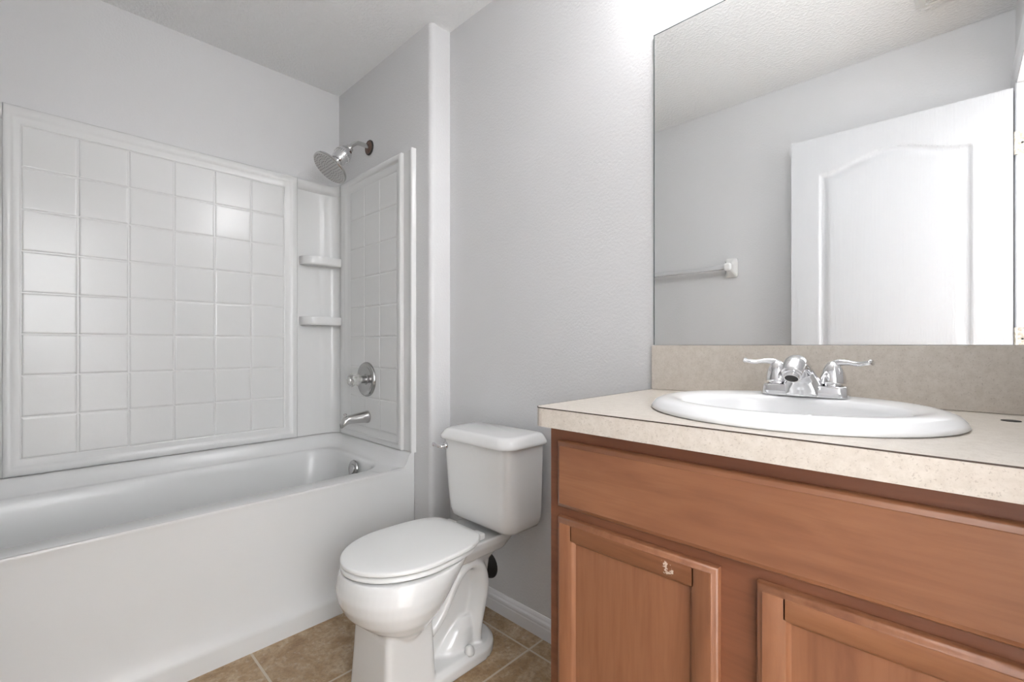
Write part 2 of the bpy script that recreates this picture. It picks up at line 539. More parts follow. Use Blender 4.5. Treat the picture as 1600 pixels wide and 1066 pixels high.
# ------------------------------------------------------------------ bathtub
TX1, TY0, TY1 = -1.728, -0.358, YV - 0.002
TX0 = XT + 0.002
RZ = 0.515
tub = thing('bathtub', 'long white bathtub with a plain apron along the left wall', 'bathtub', (-2.1, 0.4, 0))
def tring(o_back, o_end, z, r, front=None, k=10):
    x1 = TX1 if front is None else TX1 - front
    rr = [0.0008 if front is None else r, r, r, 0.0008 if front is None else r]
    zz = (lambda x, y: (min(z, RZ) if (x > TX1 - 0.003 and TY0 + o_end + 0.012 < y < TY1 - o_end - 0.012) else z)) if front is None else z
    return rrect(TX0 + o_back, x1, TY0 + o_end, TY1 - o_end, rr, zz, k, 12, True)
rings = [tring(0, 0, 0.576, 0.01), tring(0.028, 0.018, 0.576, 0.05), tring(0.036, 0.025, 0.570, 0.06), tring(0.042, 0.031, 0.555, 0.065),
         tring(0.050, 0.040, 0.535, 0.075), tring(0.062, 0.055, 0.519, 0.085)]
# from here the ring closes in front too
rings += [tring(0.066, 0.072, RZ, 0.10, 0.004), tring(0.072, 0.088, RZ - 0.001, 0.12, 0.085), tring(0.076, 0.094, RZ - 0.004, 0.125, 0.092),
          tring(0.082, 0.100, RZ - 0.014, 0.125, 0.099), tring(0.090, 0.108, RZ - 0.045, 0.125, 0.106), tring(0.110, 0.135, 0.30, 0.13, 0.125),
          tring(0.125, 0.165, 0.17, 0.13, 0.14), tring(0.145, 0.195, 0.12, 0.12, 0.16), tring(0.20, 0.26, 0.10, 0.10, 0.21)]
caps = []
for ye, sg in ((TY1, -1), (TY0, 1)):
    pts = [(TX1 - 0.0006, ye + sg * oe, z) for oe, z in ((0, 0.50), (0, 0.576), (0.018, 0.576), (0.025, 0.570), (0.031, 0.555), (0.040, 0.535), (0.055, 0.519), (0.066, 0.515), (0.066, 0.50))]
    caps.append((pts, [tuple(range(len(pts)))]))
o = obj('tub_shell', join(loft(rings, cap0=False), *caps), M['tub'], tub, smooth=True)
auto_smooth(o, 60)
# apron with a shallow concave face and a kick strip
def apron():
    ny, zs = 60, [0.0, 0.055, 0.064, 0.072, 0.085, 0.10, 0.125, 0.16, 0.22, 0.30, 0.38, 0.44, 0.48, 0.495, 0.503, 0.508, 0.5125, 0.515, 0.515]
    inx = [0, 0, 0.001, 0.004, 0.009, 0.0135, 0.018, 0.021, 0.0215, 0.020, 0.017, 0.013, 0.0085, 0.006, 0.004, 0.0028, 0.004, 0.0075, 0.012]
    V = []
    for z, d in zip(zs, inx):
        for j in range(ny + 1):
            s = j / ny
            y = TY0 + (TY1 - TY0) * s
            g = min(1, (TY1 - y) / 0.16, (y - TY0) / 0.16)
            g = g * g * (3 - 2 * g)
            dd = d * g if 0.064 < z < 0.5 else d
            V.append((TX1 - dd, y, z))
    n = ny + 1
    return V, [(k * n + j, k * n + j + 1, (k + 1) * n + j + 1, (k + 1) * n + j) for k in range(len(zs) - 1) for j in range(ny)]
o = obj('tub_apron', apron(), M['tub'], tub, smooth=True, recalc=False)
for p in o.data.polygons: pass
o2 = obj('overflow_plate', lathe((-2.056, TY1 - 0.118, 0.466), (0, -1, 0.12), [(0, 0.040), (0.003, 0.041), (0.008, 0.039), (0.011, 0.030), (0.0095, 0.022), (0.013, 0.020), (0.014, 0.001)], 36), M['plate'], tub)
auto_smooth(o2, 30)
obj('tub_drain', lathe((-2.085, TY1 - 0.33, 0.100), (0, 0, 1), [(0, 0.036), (0.004, 0.034), (0.003, 0.02), (0.003, 0.001)], 28), M['satin'], tub, smooth=True)

# ------------------------------------------------------------------ tiled surround
sur = thing('tub_surround', 'white moulded wall surround with square tile pattern above the bathtub', 'shower surround', (-2.4, 0.5, 0.578))
ZB, ZT = 0.5785, 1.922
def rect_frame(P, U, Vv, N_, u0, u1, v0, v1, iu0, iu1, iv0, iv1, prof):
    P, U, Vv, N_ = map(Vector, (P, U, Vv, N_))
    rings = []
    for (s, h) in prof:
        a0, a1, b0, b1 = u0 + iu0 * s, u1 - iu1 * s, v0 + iv0 * s, v1 - iv1 * s
        rings.append([tuple(P + U * a + Vv * b_ + N_ * h) for a, b_ in ((a0, b0), (a1, b0), (a1, b1), (a0, b1))])
    return loft(rings, cap0=False, cap1=False)
def tile_field(P, U, Vv, N_, us, vs, h0, groove=0.0022, rise=0.0028):
    P, U, Vv, N_ = map(Vector, (P, U, Vv, N_))
    geos = []
    for i in range(len(us) - 1):
        for j in range(len(vs) - 1):
            tu, tv = random.uniform(-1, 1) * 0.00008, random.uniform(-1, 1) * 0.00008
            rings = []
            for ins, h in ((0, 0), (groove, 0), (groove + 0.0022, rise * 0.75), (groove + 0.006, rise)):
                a0, a1, b0, b1 = us[i] + ins, us[i + 1] - ins, vs[j] + ins, vs[j + 1] - ins
                tilt = 1 if h == rise else 0
                rings.append([tuple(P + U * a + Vv * b_ + N_ * (h0 + h + tilt * (su * tu + sv * tv))) for a, b_, su, sv in ((a0, b0, -1, -1), (a1, b0, 1, -1), (a1, b1, 1, 1), (a0, b1, -1, 1))])
            geos.append(loft(rings, cap0=False, cap1=True))
    return join(*geos)
FRM = [(0, 0), (0, 0.026), (0.05, 0.031), (0.14, 0.033), (0.36, 0.033), (0.46, 0.030), (0.54, 0.0235), (0.64, 0.021), (0.90, 0.021), (0.97, 0.0195), (1.0, 0.016)]
us = [-0.045 + 0.1522 * i for i in range(7)]
vs = [0.638 + 0.1525 * i for i in range(9)]
bp = obj('back_panel', rect_frame((XT, 0, 0), (0, 1, 0), (0, 0, 1), (1, 0, 0), -0.09, 0.93, ZB, ZT, 0.045, 0.93 - us[-1], 0.06, ZT - vs[-1], FRM), M['surround'], sur, recalc=False)
auto_smooth(bp, 50)
tf = obj('tile_field', tile_field((XT, 0, 0), (0, 1, 0), (0, 0, 1), (1, 0, 0), us, vs, 0.016), M['surround'], bp, recalc=False)
auto_smooth(tf, 5)
# end panel on the valve wall: local u runs toward -x so that the frame faces -y
us2 = [-1.85 - 0.45 + 0.15 * i for i in range(4)]
ep = obj('end_panel', rect_frame((0, YV, 0), (1, 0, 0), (0, 0, 1), (0, -1, 0), -2.395, -1.797, ZB, ZT + 0.004, -2.395 * -1 - 2.30, 0.053, 0.06, ZT + 0.004 - vs[-1],
         [(0, 0), (0, 0.024), (0.05, 0.029), (0.14, 0.031), (0.30, 0.031), (0.42, 0.026), (0.50, 0.019), (0.90, 0.018), (1.0, 0.014)]), M['surround'], sur, recalc=False)
auto_smooth(ep, 50)
tf2 = obj('tile_field', tile_field((0, YV, 0), (1, 0, 0), (0, 0, 1), (0, -1, 0), us2, vs, 0.014, rise=0.002), M['surround'], ep, recalc=False)
auto_smooth(tf2, 5)
# outer flange of the end panel, with a rounded ridge at the free edge
pr = [(-1.797, 0.0), (-1.797, 0.012), (-1.79, 0.011), (-1.74, 0.011), (-1.737, 0.013), (-1.734, 0.020), (-1.729, 0.0225), (-1.722, 0.0225), (-1.718, 0.019), (-1.717, 0.0)]
fl = obj('edge_flange', loft([[(x, YV - h, z) for x, h in pr] for z in (ZB, ZT + 0.006)]), M['surround'], ep)
auto_smooth(fl, 60)
# corner panels (front one by the valve wall, far-left one just outside the frame)
def corner(y_in, s, yw):
    """plan polyline from the back panel at y_in to the end wall yw, s = +1 / -1"""
    pl = [(XT + 0.012, y_in), (XT + 0.012, yw - s * 0.116), (XT + 0.0135, yw - s * 0.108), (XT + 0.0165, yw - s * 0.098), (XT + 0.018, yw - s * 0.085)]
    r = 0.058
    cx, cy = XT + 0.018 + r, yw - s * (0.014 + r)
    for i in range(1, 10):
        a = PI - PI / 2 * i / 9
        pl.append((cx + r * math.cos(a), cy + s * r * math.sin(a)))
    return pl
def corner_panel(y_in, s, yw):
    pl = corner(y_in, s, yw)
    geo = loft([[(x, y, z) for x, y in pl] for z in (ZB, ZB + 0.05, ZT - 0.045)], False, False, False)
    cp = obj('corner_panel', geo, M['surround'], sur, recalc=False)
    auto_smooth(cp, 45)
    # cap band with an overhanging rounded lip
    rings = []
    for off, z in ((0.0, ZT - 0.055), (0.008, ZT - 0.050), (0.016, ZT - 0.040), (0.018, ZT - 0.012), (0.014, ZT - 0.002), (0.004, ZT)):
        ring = []
        for i, (x, y) in enumerate(pl):
            a, b_ = Vector(pl[max(i - 1, 0)]), Vector(pl[min(i + 1, len(pl) - 1)])
            d = (b_ - a).normalized()
            ring.append((x + d.y * s * off, y - d.x * s * off, z))
        rings.append(ring)
    back = [(XT, pl[0][1]), ] + [(XT, yw)] * (len(pl) - 2) + [(pl[-1][0], yw)]
    rings.append([(x, y, ZT) for x, y in back])
    cb = obj('cap_ledge', loft(rings, False, False, False), M['surround'], cp, smooth=True)
    # two moulded soap shelves
    for zt in (1.518, 1.203):
        top = []
        pts = [(XT + 0.012, y_in + s * 0.012), (XT + 0.050, y_in + s * 0.018), (XT + 0.078, y_in + s * 0.042), (XT + 0.092, y_in + s * 0.085), (XT + 0.096, y_in + s * 0.13),
               (XT + 0.095, y_in + s * 0.17), (XT + 0.090, yw - s * 0.028), (XT + 0.076, yw - s * 0.014), (XT + 0.020, yw - s * 0.012)]
        sp = [(p.x, p.y) for p in spline([(a, b_, 0) for a, b_ in pts], 4)]
        cxy = (XT + 0.015, (y_in + yw) / 2)
        rings = []
        for q, z in ((0.86, zt - 0.044), (0.95, zt - 0.043), (0.985, zt - 0.039), (1.0, zt - 0.034), (1.0, zt - 0.006), (0.99, zt - 0.001), (0.96, zt), (0.88, zt - 0.001), (0.82, zt - 0.006)):
            rings.append([(cxy[0] + (x - cxy[0]) * q, cxy[1] + (y - cxy[1]) * (0.5 + 0.5 * q), z) for x, y in sp])
        sh = obj('soap_shelf', loft(rings), M['surround'], cp)
        auto_smooth(sh, 50)
    return cp
corner_panel(0.93, 1, YV)
corner_panel(-0.09, -1, -0.36)

# ------------------------------------------------------------------ shower head, valve, spout
def rv(o, a=35):
    return auto_smooth(o, a)
SX = -2.125
sh = thing('shower_fixture', 'round shower head with chrome filter on a bent grey arm above the tub', 'shower head', (SX, YV, 2.053))
fg = rv(obj('wall_flange', lathe((SX, YV, 2.053), (0, -1, 0), [(0, 0.036), (0.004, 0.036), (0.007, 0.032), (0.006, 0.026), (0.012, 0.016), (0.013, 0.010)], 32), M['rust'], sh))
rv(obj('flange_rim', lathe((SX, YV, 2.053), (0, -1, 0), [(0, 0.031), (0.0, 0.0375), (0.005, 0.0375), (0.0085, 0.034), (0.006, 0.031)], 32), M['dark'], fg))
armp = spline([(SX, YV, 2.053), (SX, YV - 0.035, 2.058), (SX, YV - 0.070, 2.054), (SX, YV - 0.098, 2.033), (SX, YV - 0.112, 2.012)], 6)
obj('shower_arm', tube(armp, 0.0105, 20), M['satin'], sh, smooth=True)
A = Vector((SX, YV - 0.110, 2.016)); D = Vector((0, -0.62, -0.785)).normalized()
rv(obj('arm_nut', lathe(A, D, [(-0.006, 0.012), (-0.004, 0.020), (0.004, 0.020), (0.012, 0.016), (0.016, 0.012)], 10), M['satin'], sh))
flt = rv(obj('filter_body', lathe(A, D, [(0.008, 0.016), (0.014, 0.025), (0.022, 0.030), (0.030, 0.032), (0.034, 0.036), (0.050, 0.0385), (0.066, 0.0385), (0.070, 0.036), (0.078, 0.036), (0.092, 0.034), (0.1, 0.028)], 40), M['chrome'], sh))
d_, u_, v_ = frame_axes(D)
ribs = []
for i in range(28):
    a = 2 * PI * i / 28
    c = A + (u_ * math.cos(a) + v_ * math.sin(a)) * 0.0385
    ribs.append(tube([c + D * 0.050, c + D * 0.066], 0.0016, 6))
obj('grip_rib', join(*ribs), M['satin'], flt, smooth=True)
rv(obj('swivel_ball', lathe(A, D, [(0.096, 0.020), (0.103, 0.017), (0.110, 0.013), (0.117, 0.016), (0.124, 0.019), (0.132, 0.018), (0.136, 0.014)], 28), M['chrome'], sh))
hd = rv(obj('spray_head', lathe(A, D, [(0.130, 0.016), (0.137, 0.020), (0.141, 0.048), (0.146, 0.080), (0.150, 0.0855), (0.157, 0.0855), (0.160, 0.082)], 56), M['satin'], sh))
nz = []
for rr_, cnt in ((0.0, 1), (0.013, 6), (0.026, 12), (0.039, 18), (0.052, 24), (0.064, 30), (0.075, 36)):
    for i in range(cnt):
        a = 2 * PI * i / cnt
        nz.append(lathe(A + D * 0.160 + (u_ * math.cos(a) + v_ * math.sin(a)) * rr_, D, [(0, 0.0028), (0.003, 0.002)], 6))
obj('spray_nozzle', join(*nz), M['rubber'], hd)
rv(obj('spray_plate', lathe(A, D, [(0.1598, 0.081), (0.161, 0.080), (0.161, 0.001)], 48), M['nozzle'], hd))

va = thing('shower_valve', 'round chrome valve plate with clear acrylic knob above the tub spout', 'shower valve', (-2.123, YV - 0.016, 0.8826))
VY = YV - 0.016
rv(obj('escutcheon', lathe((-2.123, VY, 0.8826), (0, -1, 0), [(0, 0.087), (0.004, 0.087), (0.012, 0.083), (0.015, 0.078), (0.014, 0.070), (0.009, 0.064), (0.007, 0.050), (0.007, 0.026), (0.012, 0.022)], 56), M['plate'], va))
rv(obj('valve_stem', lathe((-2.123, VY, 0.8826), (0, -1, 0), [(0.007, 0.020), (0.034, 0.018), (0.036, 0.012), (0.05, 0.012)], 24), M['satin'], va))
rings = []
for h, r, fl_ in ((0.036, 0.020, 0), (0.042, 0.027, 0.04), (0.052, 0.029, 0.06), (0.060, 0.026, 0.03), (0.066, 0.026, 0.05), (0.078, 0.031, 0.08), (0.088, 0.030, 0.08), (0.094, 0.024, 0.04), (0.095, 0.017, 0)):
    rings.append([(-2.123 + r * (1 + fl_ * math.cos(8 * a)) * math.cos(a), VY - h, 0.8826 + r * (1 + fl_ * math.cos(8 * a)) * math.sin(a)) for a in [2 * PI * i / 64 for i in range(64)]])
kb = obj('knob', loft(rings), M['acrylic'], va, smooth=True)
rv(obj('knob_cap', lathe((-2.123, VY, 0.8826), (0, -1, 0), [(0.0952, 0.017), (0.098, 0.016), (0.099, 0.001)], 28), M['satin'], kb))

spt = thing('tub_spout', 'chrome tub spout with a pull-up diverter low on the valve wall', 'tub spout', (-2.118, VY, 0.696))
sec = [(0.0, 0.695, 0.031, 0.031), (0.006, 0.695, 0.031, 0.031), (0.010, 0.695, 0.029, 0.029), (0.05, 0.694, 0.0265, 0.0255), (0.085, 0.692, 0.025, 0.0225), (0.108, 0.690, 0.0235, 0.0215), (0.124, 0.683, 0.021, 0.0235), (0.134, 0.674, 0.018, 0.021), (0.139, 0.668, 0.013, 0.014)]
rings = [[(-2.118 + a * math.cos(q), VY - h, z + b_ * math.sin(q)) for q in [2 * PI * i / 36 for i in range(36)]] for h, z, a, b_ in sec]
obj('spout_body', loft(rings), M['satin'], spt, smooth=True)
rv(obj('diverter_knob', lathe((-2.118, VY - 0.118, 0.704), (0, 0, 1), [(0, 0.004), (0.010, 0.004), (0.012, 0.008), (0.017, 0.008), (0.019, 0.005)], 16), M['satin'], spt))

# ------------------------------------------------------------------ toilet
TCX = -1.238
toi = thing('toilet', 'white two-piece toilet with closed lid between bathtub and vanity', 'toilet', (TCX, 0.9, 0))
def egg(cx, w, yf, yb, z, n=56, sq=2.0, ysplit=0.45):
    """front half elliptic towards -y, rear half squarer"""
    ym = yf + (yb - yf) * ysplit
    out = []
    for i in range(n):
        a = 2 * PI * i / n
        c, s = math.cos(a), math.sin(a)
        if s < 0:
            out.append((cx + w * c, ym + (ym - yf) * s, z))
        else:
            e = 2 / sq
            out.append((cx + w * math.copysign(abs(c) ** e, c), ym + (yb - ym) * abs(s) ** e, z))
    return out
bowl = loft([egg(TCX, 0.100, 0.70, 0.83, 0.190), egg(TCX, 0.118, 0.680, 0.855, 0.215), egg(TCX, 0.144, 0.647, 0.88, 0.241), egg(TCX, 0.166, 0.615, 0.905, 0.272), egg(TCX, 0.177, 0.599, 0.935, 0.306),
             egg(TCX, 0.180, 0.594, 0.965, 0.338), egg(TCX, 0.177, 0.598, 1.00, 0.368), egg(TCX, 0.172, 0.604, 1.02, 0.390)])
ped = loft([rrect(TCX - 0.116, TCX + 0.110, 0.668, 0.850, 0.022, 0.0), rrect(TCX - 0.109, TCX + 0.103, 0.674, 0.845, 0.020, 0.10), rrect(TCX - 0.104, TCX + 0.099, 0.680, 0.84, 0.018, 0.20), rrect(TCX - 0.104, TCX + 0.099, 0.69, 0.84, 0.018, 0.26)])
foot = loft([rrect(TCX - 0.112, TCX + 0.112, 0.80, 1.138, [0.110, 0.110, 0.02, 0.02], 0.0, 12), rrect(TCX - 0.112, TCX + 0.112, 0.80, 1.138, [0.110, 0.110, 0.02, 0.02], 0.030, 12), rrect(TCX - 0.098, TCX + 0.098, 0.80, 1.122, [0.095, 0.095, 0.02, 0.02], 0.046, 12)])
deck = loft([rrect(TCX - 0.085, TCX + 0.085, 0.93, 1.17, 0.03, 0.335), rrect(TCX - 0.105, TCX + 0.105, 0.90, 1.19, 0.03, 0.372), rrect(TCX - 0.108, TCX + 0.108, 0.90, 1.195, 0.03, 0.396)])
web = join(box(TCX - 0.030, TCX + 0.030, 0.84, 1.08, 0.02, 0.34))
tp = [(0.80, 0.150), (0.845, 0.160), (0.888, 0.195), (0.925, 0.250), (0.965, 0.300), (1.015, 0.318), (1.060, 0.290), (1.075, 0.230), (1.062, 0.165), (1.045, 0.10), (1.04, 0.05)]
pth = spline([(TCX, y, z) for y, z in tp], 6)
def flat_tube(path, rx, ryz):
    rings = []
    for i, p in enumerate(path):
        d = (path[min(i + 1, len(path) - 1)] - path[max(i - 1, 0)]).normalized()
        nn = Vector((0, -d.z, d.y))
        rings.append([tuple(p + Vector((1, 0, 0)) * rx * math.cos(a) + nn * ryz * math.sin(a)) for a in [2 * PI * k / 24 for k in range(24)]])
    return loft(rings)
trap = flat_tube(pth, 0.084, 0.030)
base_bulge = loft([oval(TCX, 0.985, 0.078, 0.110, 0.02, 32), oval(TCX, 0.990, 0.074, 0.098, 0.065, 32), oval(TCX, 1.005, 0.066, 0.072, 0.105, 32), oval(TCX, 1.02, 0.05, 0.05, 0.135, 32)])
column = loft([rrect(TCX - 0.045, TCX + 0.045, 1.045, 1.110, 0.03, 0.16), rrect(TCX - 0.055, TCX + 0.055, 1.04, 1.125, 0.03, 0.30), rrect(TCX - 0.085, TCX + 0.085, 0.96, 1.165, 0.04, 0.35)])
o = obj('bowl_base', join(bowl, ped, foot, deck, web, trap, base_bulge, column), M['porcelain'], toi, smooth=True)
rm = o.modifiers.new('remesh', 'REMESH'); rm.mode = 'VOXEL'; rm.voxel_size = 0.005; rm.use_smooth_shade = True
smo = o.modifiers.new('smooth', 'SMOOTH'); smo.factor = 0.5; smo.iterations = 3
for sx in (-1, 1):
    obj('bolt_cap', lathe((TCX + sx * 0.092, 0.985, 0.040), (0, 0, 1), [(0, 0.017), (0.008, 0.017), (0.018, 0.014), (0.025, 0.008), (0.027, 0.001)], 24), M['seat'], toi, smooth=True)
LCX = TCX - 0.008
def seat_ring(w, yf, yb, z, bw):
    """closed-lid outline, wide squarish back"""
    out = []
    n = 72
    ym = yf + 0.205
    for i in range(n):
        a = 2 * PI * i / n
        c, s = math.cos(a), math.sin(a)
        if s < 0:
            out.append((LCX + w * c, ym + (ym - yf) * s, z))
        else:
            e = 2 / 4.5
            yy = ym + (yb - ym) * abs(s) ** e
            k = (yy - ym) / (yb - ym)
            ww = w + (bw - w) * k ** 1.6
            out.append((LCX + ww * math.copysign(abs(c) ** e, c), yy, z))
    return out
def slab(w, yf, yb, z0, z1, bw, r=0.004, dome=0.0):
    g = lambda i, z: seat_ring(w - i, yf + i, yb - i * 0.5, z, bw - i)
    return loft([g(r, z0), g(0, z0 + r * 0.7), g(0, z1 - r), g(r * 0.35, z1 - r * 0.35), g(r * 1.3, z1), g(0.05, z1 + dome * 0.8), g(0.11, z1 + dome)])
st = rv(obj('seat', slab(0.168, 0.606, 1.02, 0.3925, 0.408, 0.140, 0.006), M['seat'], toi), 50)
ld = rv(obj('lid', slab(0.169, 0.606, 1.034, 0.4105, 0.425, 0.148, 0.005, 0.003), M['seat'], toi), 50)
for sx in (-1, 1):
    obj('seat_hinge', box(TCX + sx * 0.075 - 0.022, TCX + sx * 0.075 + 0.022, 1.028, 1.052, 0.397, 0.419), M['seat'], toi, bevel=0.005)
# tank
TKX = -1.210
def tk(z, w, y0, r=0.045):
    return rrect(TKX - w, TKX + w, y0, 1.232, [0.012, 0.012, r, r], z, 8, 8)
tank = loft([tk(0.412, 0.135, 1.10, 0.03), tk(0.418, 0.152, 1.083, 0.04), tk(0.432, 0.162, 1.070, 0.045), tk(0.455, 0.168, 1.064, 0.05), tk(0.49, 0.1715, 1.061, 0.05), tk(0.60, 0.175, 1.055, 0.045), tk(0.710, 0.178, 1.050, 0.04)])
rv(obj('tank', tank, M['porcelain'], toi), 60)
def lidr(z, i):
    return rrect(TKX - 0.190 + i, TKX + 0.190 - i, 1.034 + i, 1.242 - i * 0.4, [0.015, 0.015, 0.05, 0.05], z, 8, 8)
rv(obj('tank_lid', loft([lidr(0.709, 0.006), lidr(0.711, 0.001), lidr(0.716, 0.0), lidr(0.723, 0.001), lidr(0.738, 0.010), lidr(0.744, 0.015), lidr(0.747, 0.021), lidr(0.7485, 0.032)]), M['porcelain'], toi), 60)
lv = rv(obj('flush_lever', join(lathe((TKX - 0.146, 1.052, 0.682), (0, -1, 0), [(0, 0.0145), (0.006, 0.0145), (0.010, 0.012), (0.012, 0.007), (0.020, 0.006)], 24),
        tube(spline([(TKX - 0.143, 1.032, 0.682), (TKX - 0.150, 1.024, 0.683), (TKX - 0.162, 1.019, 0.685), (TKX - 0.172, 1.017, 0.687), (TKX - 0.180, 1.016, 0.688)], 4), [0.007] * 4 + [0.006] * 4 + [0.006] * 4 + [0.0075] * 4 + [0.005], 14)), M['chrome'], toi))
# supply stop in the shade behind the bowl
sv = thing('supply_valve', 'dark water supply flange on the wall behind the toilet', 'supply valve', (-1.356, YM, 0.17))
rv(obj('wall_flange', lathe((-1.356, YM, 0.165), (0, -1, 0), [(0, 0.052), (0.006, 0.050), (0.018, 0.030), (0.020, 0.012)], 32), M['dark'], sv))
obj('valve_body', join(lathe((-1.356, YM, 0.165), (0, -1, 0), [(0.018, 0.009), (0.052, 0.009), (0.053, 0.014), (0.070, 0.014), (0.072, 0.005)], 18)), M['satin'], sv, smooth=True)
obj('supply_hose', tube(spline([(-1.356, YM - 0.045, 0.168), (-1.356, YM - 0.045, 0.24), (-1.358, YM - 0.05, 0.32), (-1.345, YM - 0.08, 0.410)], 6), 0.0055, 12), M['satin'], sv, smooth=True)

# ------------------------------------------------------------------ vanity cabinet
CX0, CX1, CY0 = -0.618, 0.178, 0.760
cab = thing('vanity_cabinet', 'brown stained maple vanity cabinet with shaker doors under the countertop', 'cabinet', (-0.22, 1.0, 0))
CZ = CT - 0.0405
for xa in (CX0 + 0.002, CX1 - 0.014):
    obj('side_panel', box(xa, xa + 0.014, CY0 + 0.019, YM - 0.001, 0.0, CZ), M['wood_v'], cab)
obj('cabinet_bottom', join(box(CX0 + 0.016, CX1 - 0.014, CY0 + 0.019, YM - 0.001, 0.10, 0.116), box(CX0 + 0.016, CX1 - 0.014, CY0 + 0.07, CY0 + 0.084, 0.0, 0.10)), M['wood_v'], cab)
ff = join(box(CX0, CX0 + 0.045, CY0, CY0 + 0.019, 0.10, CZ), box(0.09, CX1, CY0, CY0 + 0.019, 0.10, CZ), box(CX0 + 0.045, 0.09, CY0, CY0 + 0.019, CZ - 0.045, CZ),
          box(CX0 + 0.045, 0.09, CY0, CY0 + 0.019, 0.69, 0.74), box(CX0 + 0.045, 0.09, CY0, CY0 + 0.019, 0.10, 0.15), box(-0.295, -0.190, CY0, CY0 + 0.019, 0.15, 0.69))
obj('face_frame', ff, M['wood_frame'], cab)
DYF = CY0 - 0.019
def edge_slab(x0, x1, z0, z1, lip=0.009):
    """board with a routed, stepped front edge"""
    def r(i, y): return [(x0 + i, y, z0 + i), (x1 - i, y, z0 + i), (x1 - i, y, z1 - i), (x0 + i, y, z1 - i)]
    return loft([r(0, CY0 - 0.0005), r(0, CY0 - 0.010), r(0.0015, CY0 - 0.0125), r(0.004, CY0 - 0.0145), r(lip, CY0 - 0.0165), r(lip + 0.001, DYF)])
df = obj('drawer_front', edge_slab(-0.591, 0.112, 0.722, 0.859), M['wood_h'], cab)
auto_smooth(df, 50)
def cab_door(x0, x1, z0, z1, chip=None):
    sw, rw, bd = 0.046, 0.046, 0.0097
    def rg(i_, y): return [(x0 + i_, y, z0 + i_), (x1 - i_, y, z0 + i_), (x1 - i_, y, z1 - i_), (x0 + i_, y, z1 - i_)]
    rim = loft([rg(0, CY0 - 0.0005), rg(0, CY0 - 0.009), rg(0.0018, CY0 - 0.0125), rg(0.0046, CY0 - 0.0145), rg(0.0087, CY0 - 0.0165), rg(bd, DYF), rg(bd, CY0 - 0.0005)], False, False)
    d = obj('cabinet_door', join(rim, box(x0 + sw - 0.006, x1 - sw + 0.006, DYF + 0.0075, CY0 - 0.003, z0 + rw - 0.006, z1 - rw + 0.006)), M['wood_v'], cab)
    auto_smooth(d, 50)
    def member(pts, kind, m):
        a, b_, c, e = [Vector((p[0], 0, p[1])) for p in pts]
        out = lambda p, q, k: p + (q - p) * k
        prof = [(0.0, CY0 - 0.0005), (0.0, DYF), (0.82, DYF), (0.87, DYF + 0.002), (0.91, DYF + 0.005), (1.0, DYF + 0.0075), (1.0, CY0 - 0.0005)]
        r0 = [tuple(Vector((0, y, 0)) + out(a, e, k)) for k, y in prof]
        r1 = [tuple(Vector((0, y, 0)) + out(b_, c, k)) for k, y in prof]
        q = obj(kind, loft([r0, r1]), m, d)
        auto_smooth(q, 50)
        return q
    # butt joints like the real frame: stiles run full height, rails between them
    member([(x0 + bd, z0 + bd), (x0 + bd, z1 - bd), (x0 + sw, z1 - bd), (x0 + sw, z0 + bd)], 'stile', M['wood_v'])
    member([(x1 - bd, z1 - bd), (x1 - bd, z0 + bd), (x1 - sw, z0 + bd), (x1 - sw, z1 - bd)], 'stile', M['wood_v'])
    e = 0.0375
    member([(x0 + e, z1 - bd), (x1 - e, z1 - bd), (x1 - e, z1 - rw), (x0 + e, z1 - rw)], 'rail', chip or M['wood_h'])
    member([(x1 - e, z0 + bd), (x0 + e, z0 + bd), (x0 + e, z0 + rw), (x1 - e, z0 + rw)], 'rail', M['wood_h'])
    return d
# paint chips on the left door's top rail (object coordinates of the cabinet parts)
cl = Vector(cab.location)
M['wood_chip'] = wood('stained maple rail with chips', 'x', (WB[0] * 0.80, WB[1] * 0.76, WB[2] * 0.74),
    chip=[(tuple(Vector((-0.352, DYF, 0.683)) - cl), 0.0035), (tuple(Vector((-0.350, DYF, 0.672)) - cl), 0.0035), (tuple(Vector((-0.342, DYF, 0.673)) - cl), 0.003)])
cab_door(-0.591, -0.268, 0.128, 0.7015, M['wood_chip'])
cab_door(-0.213, 0.110, 0.128, 0.7015)

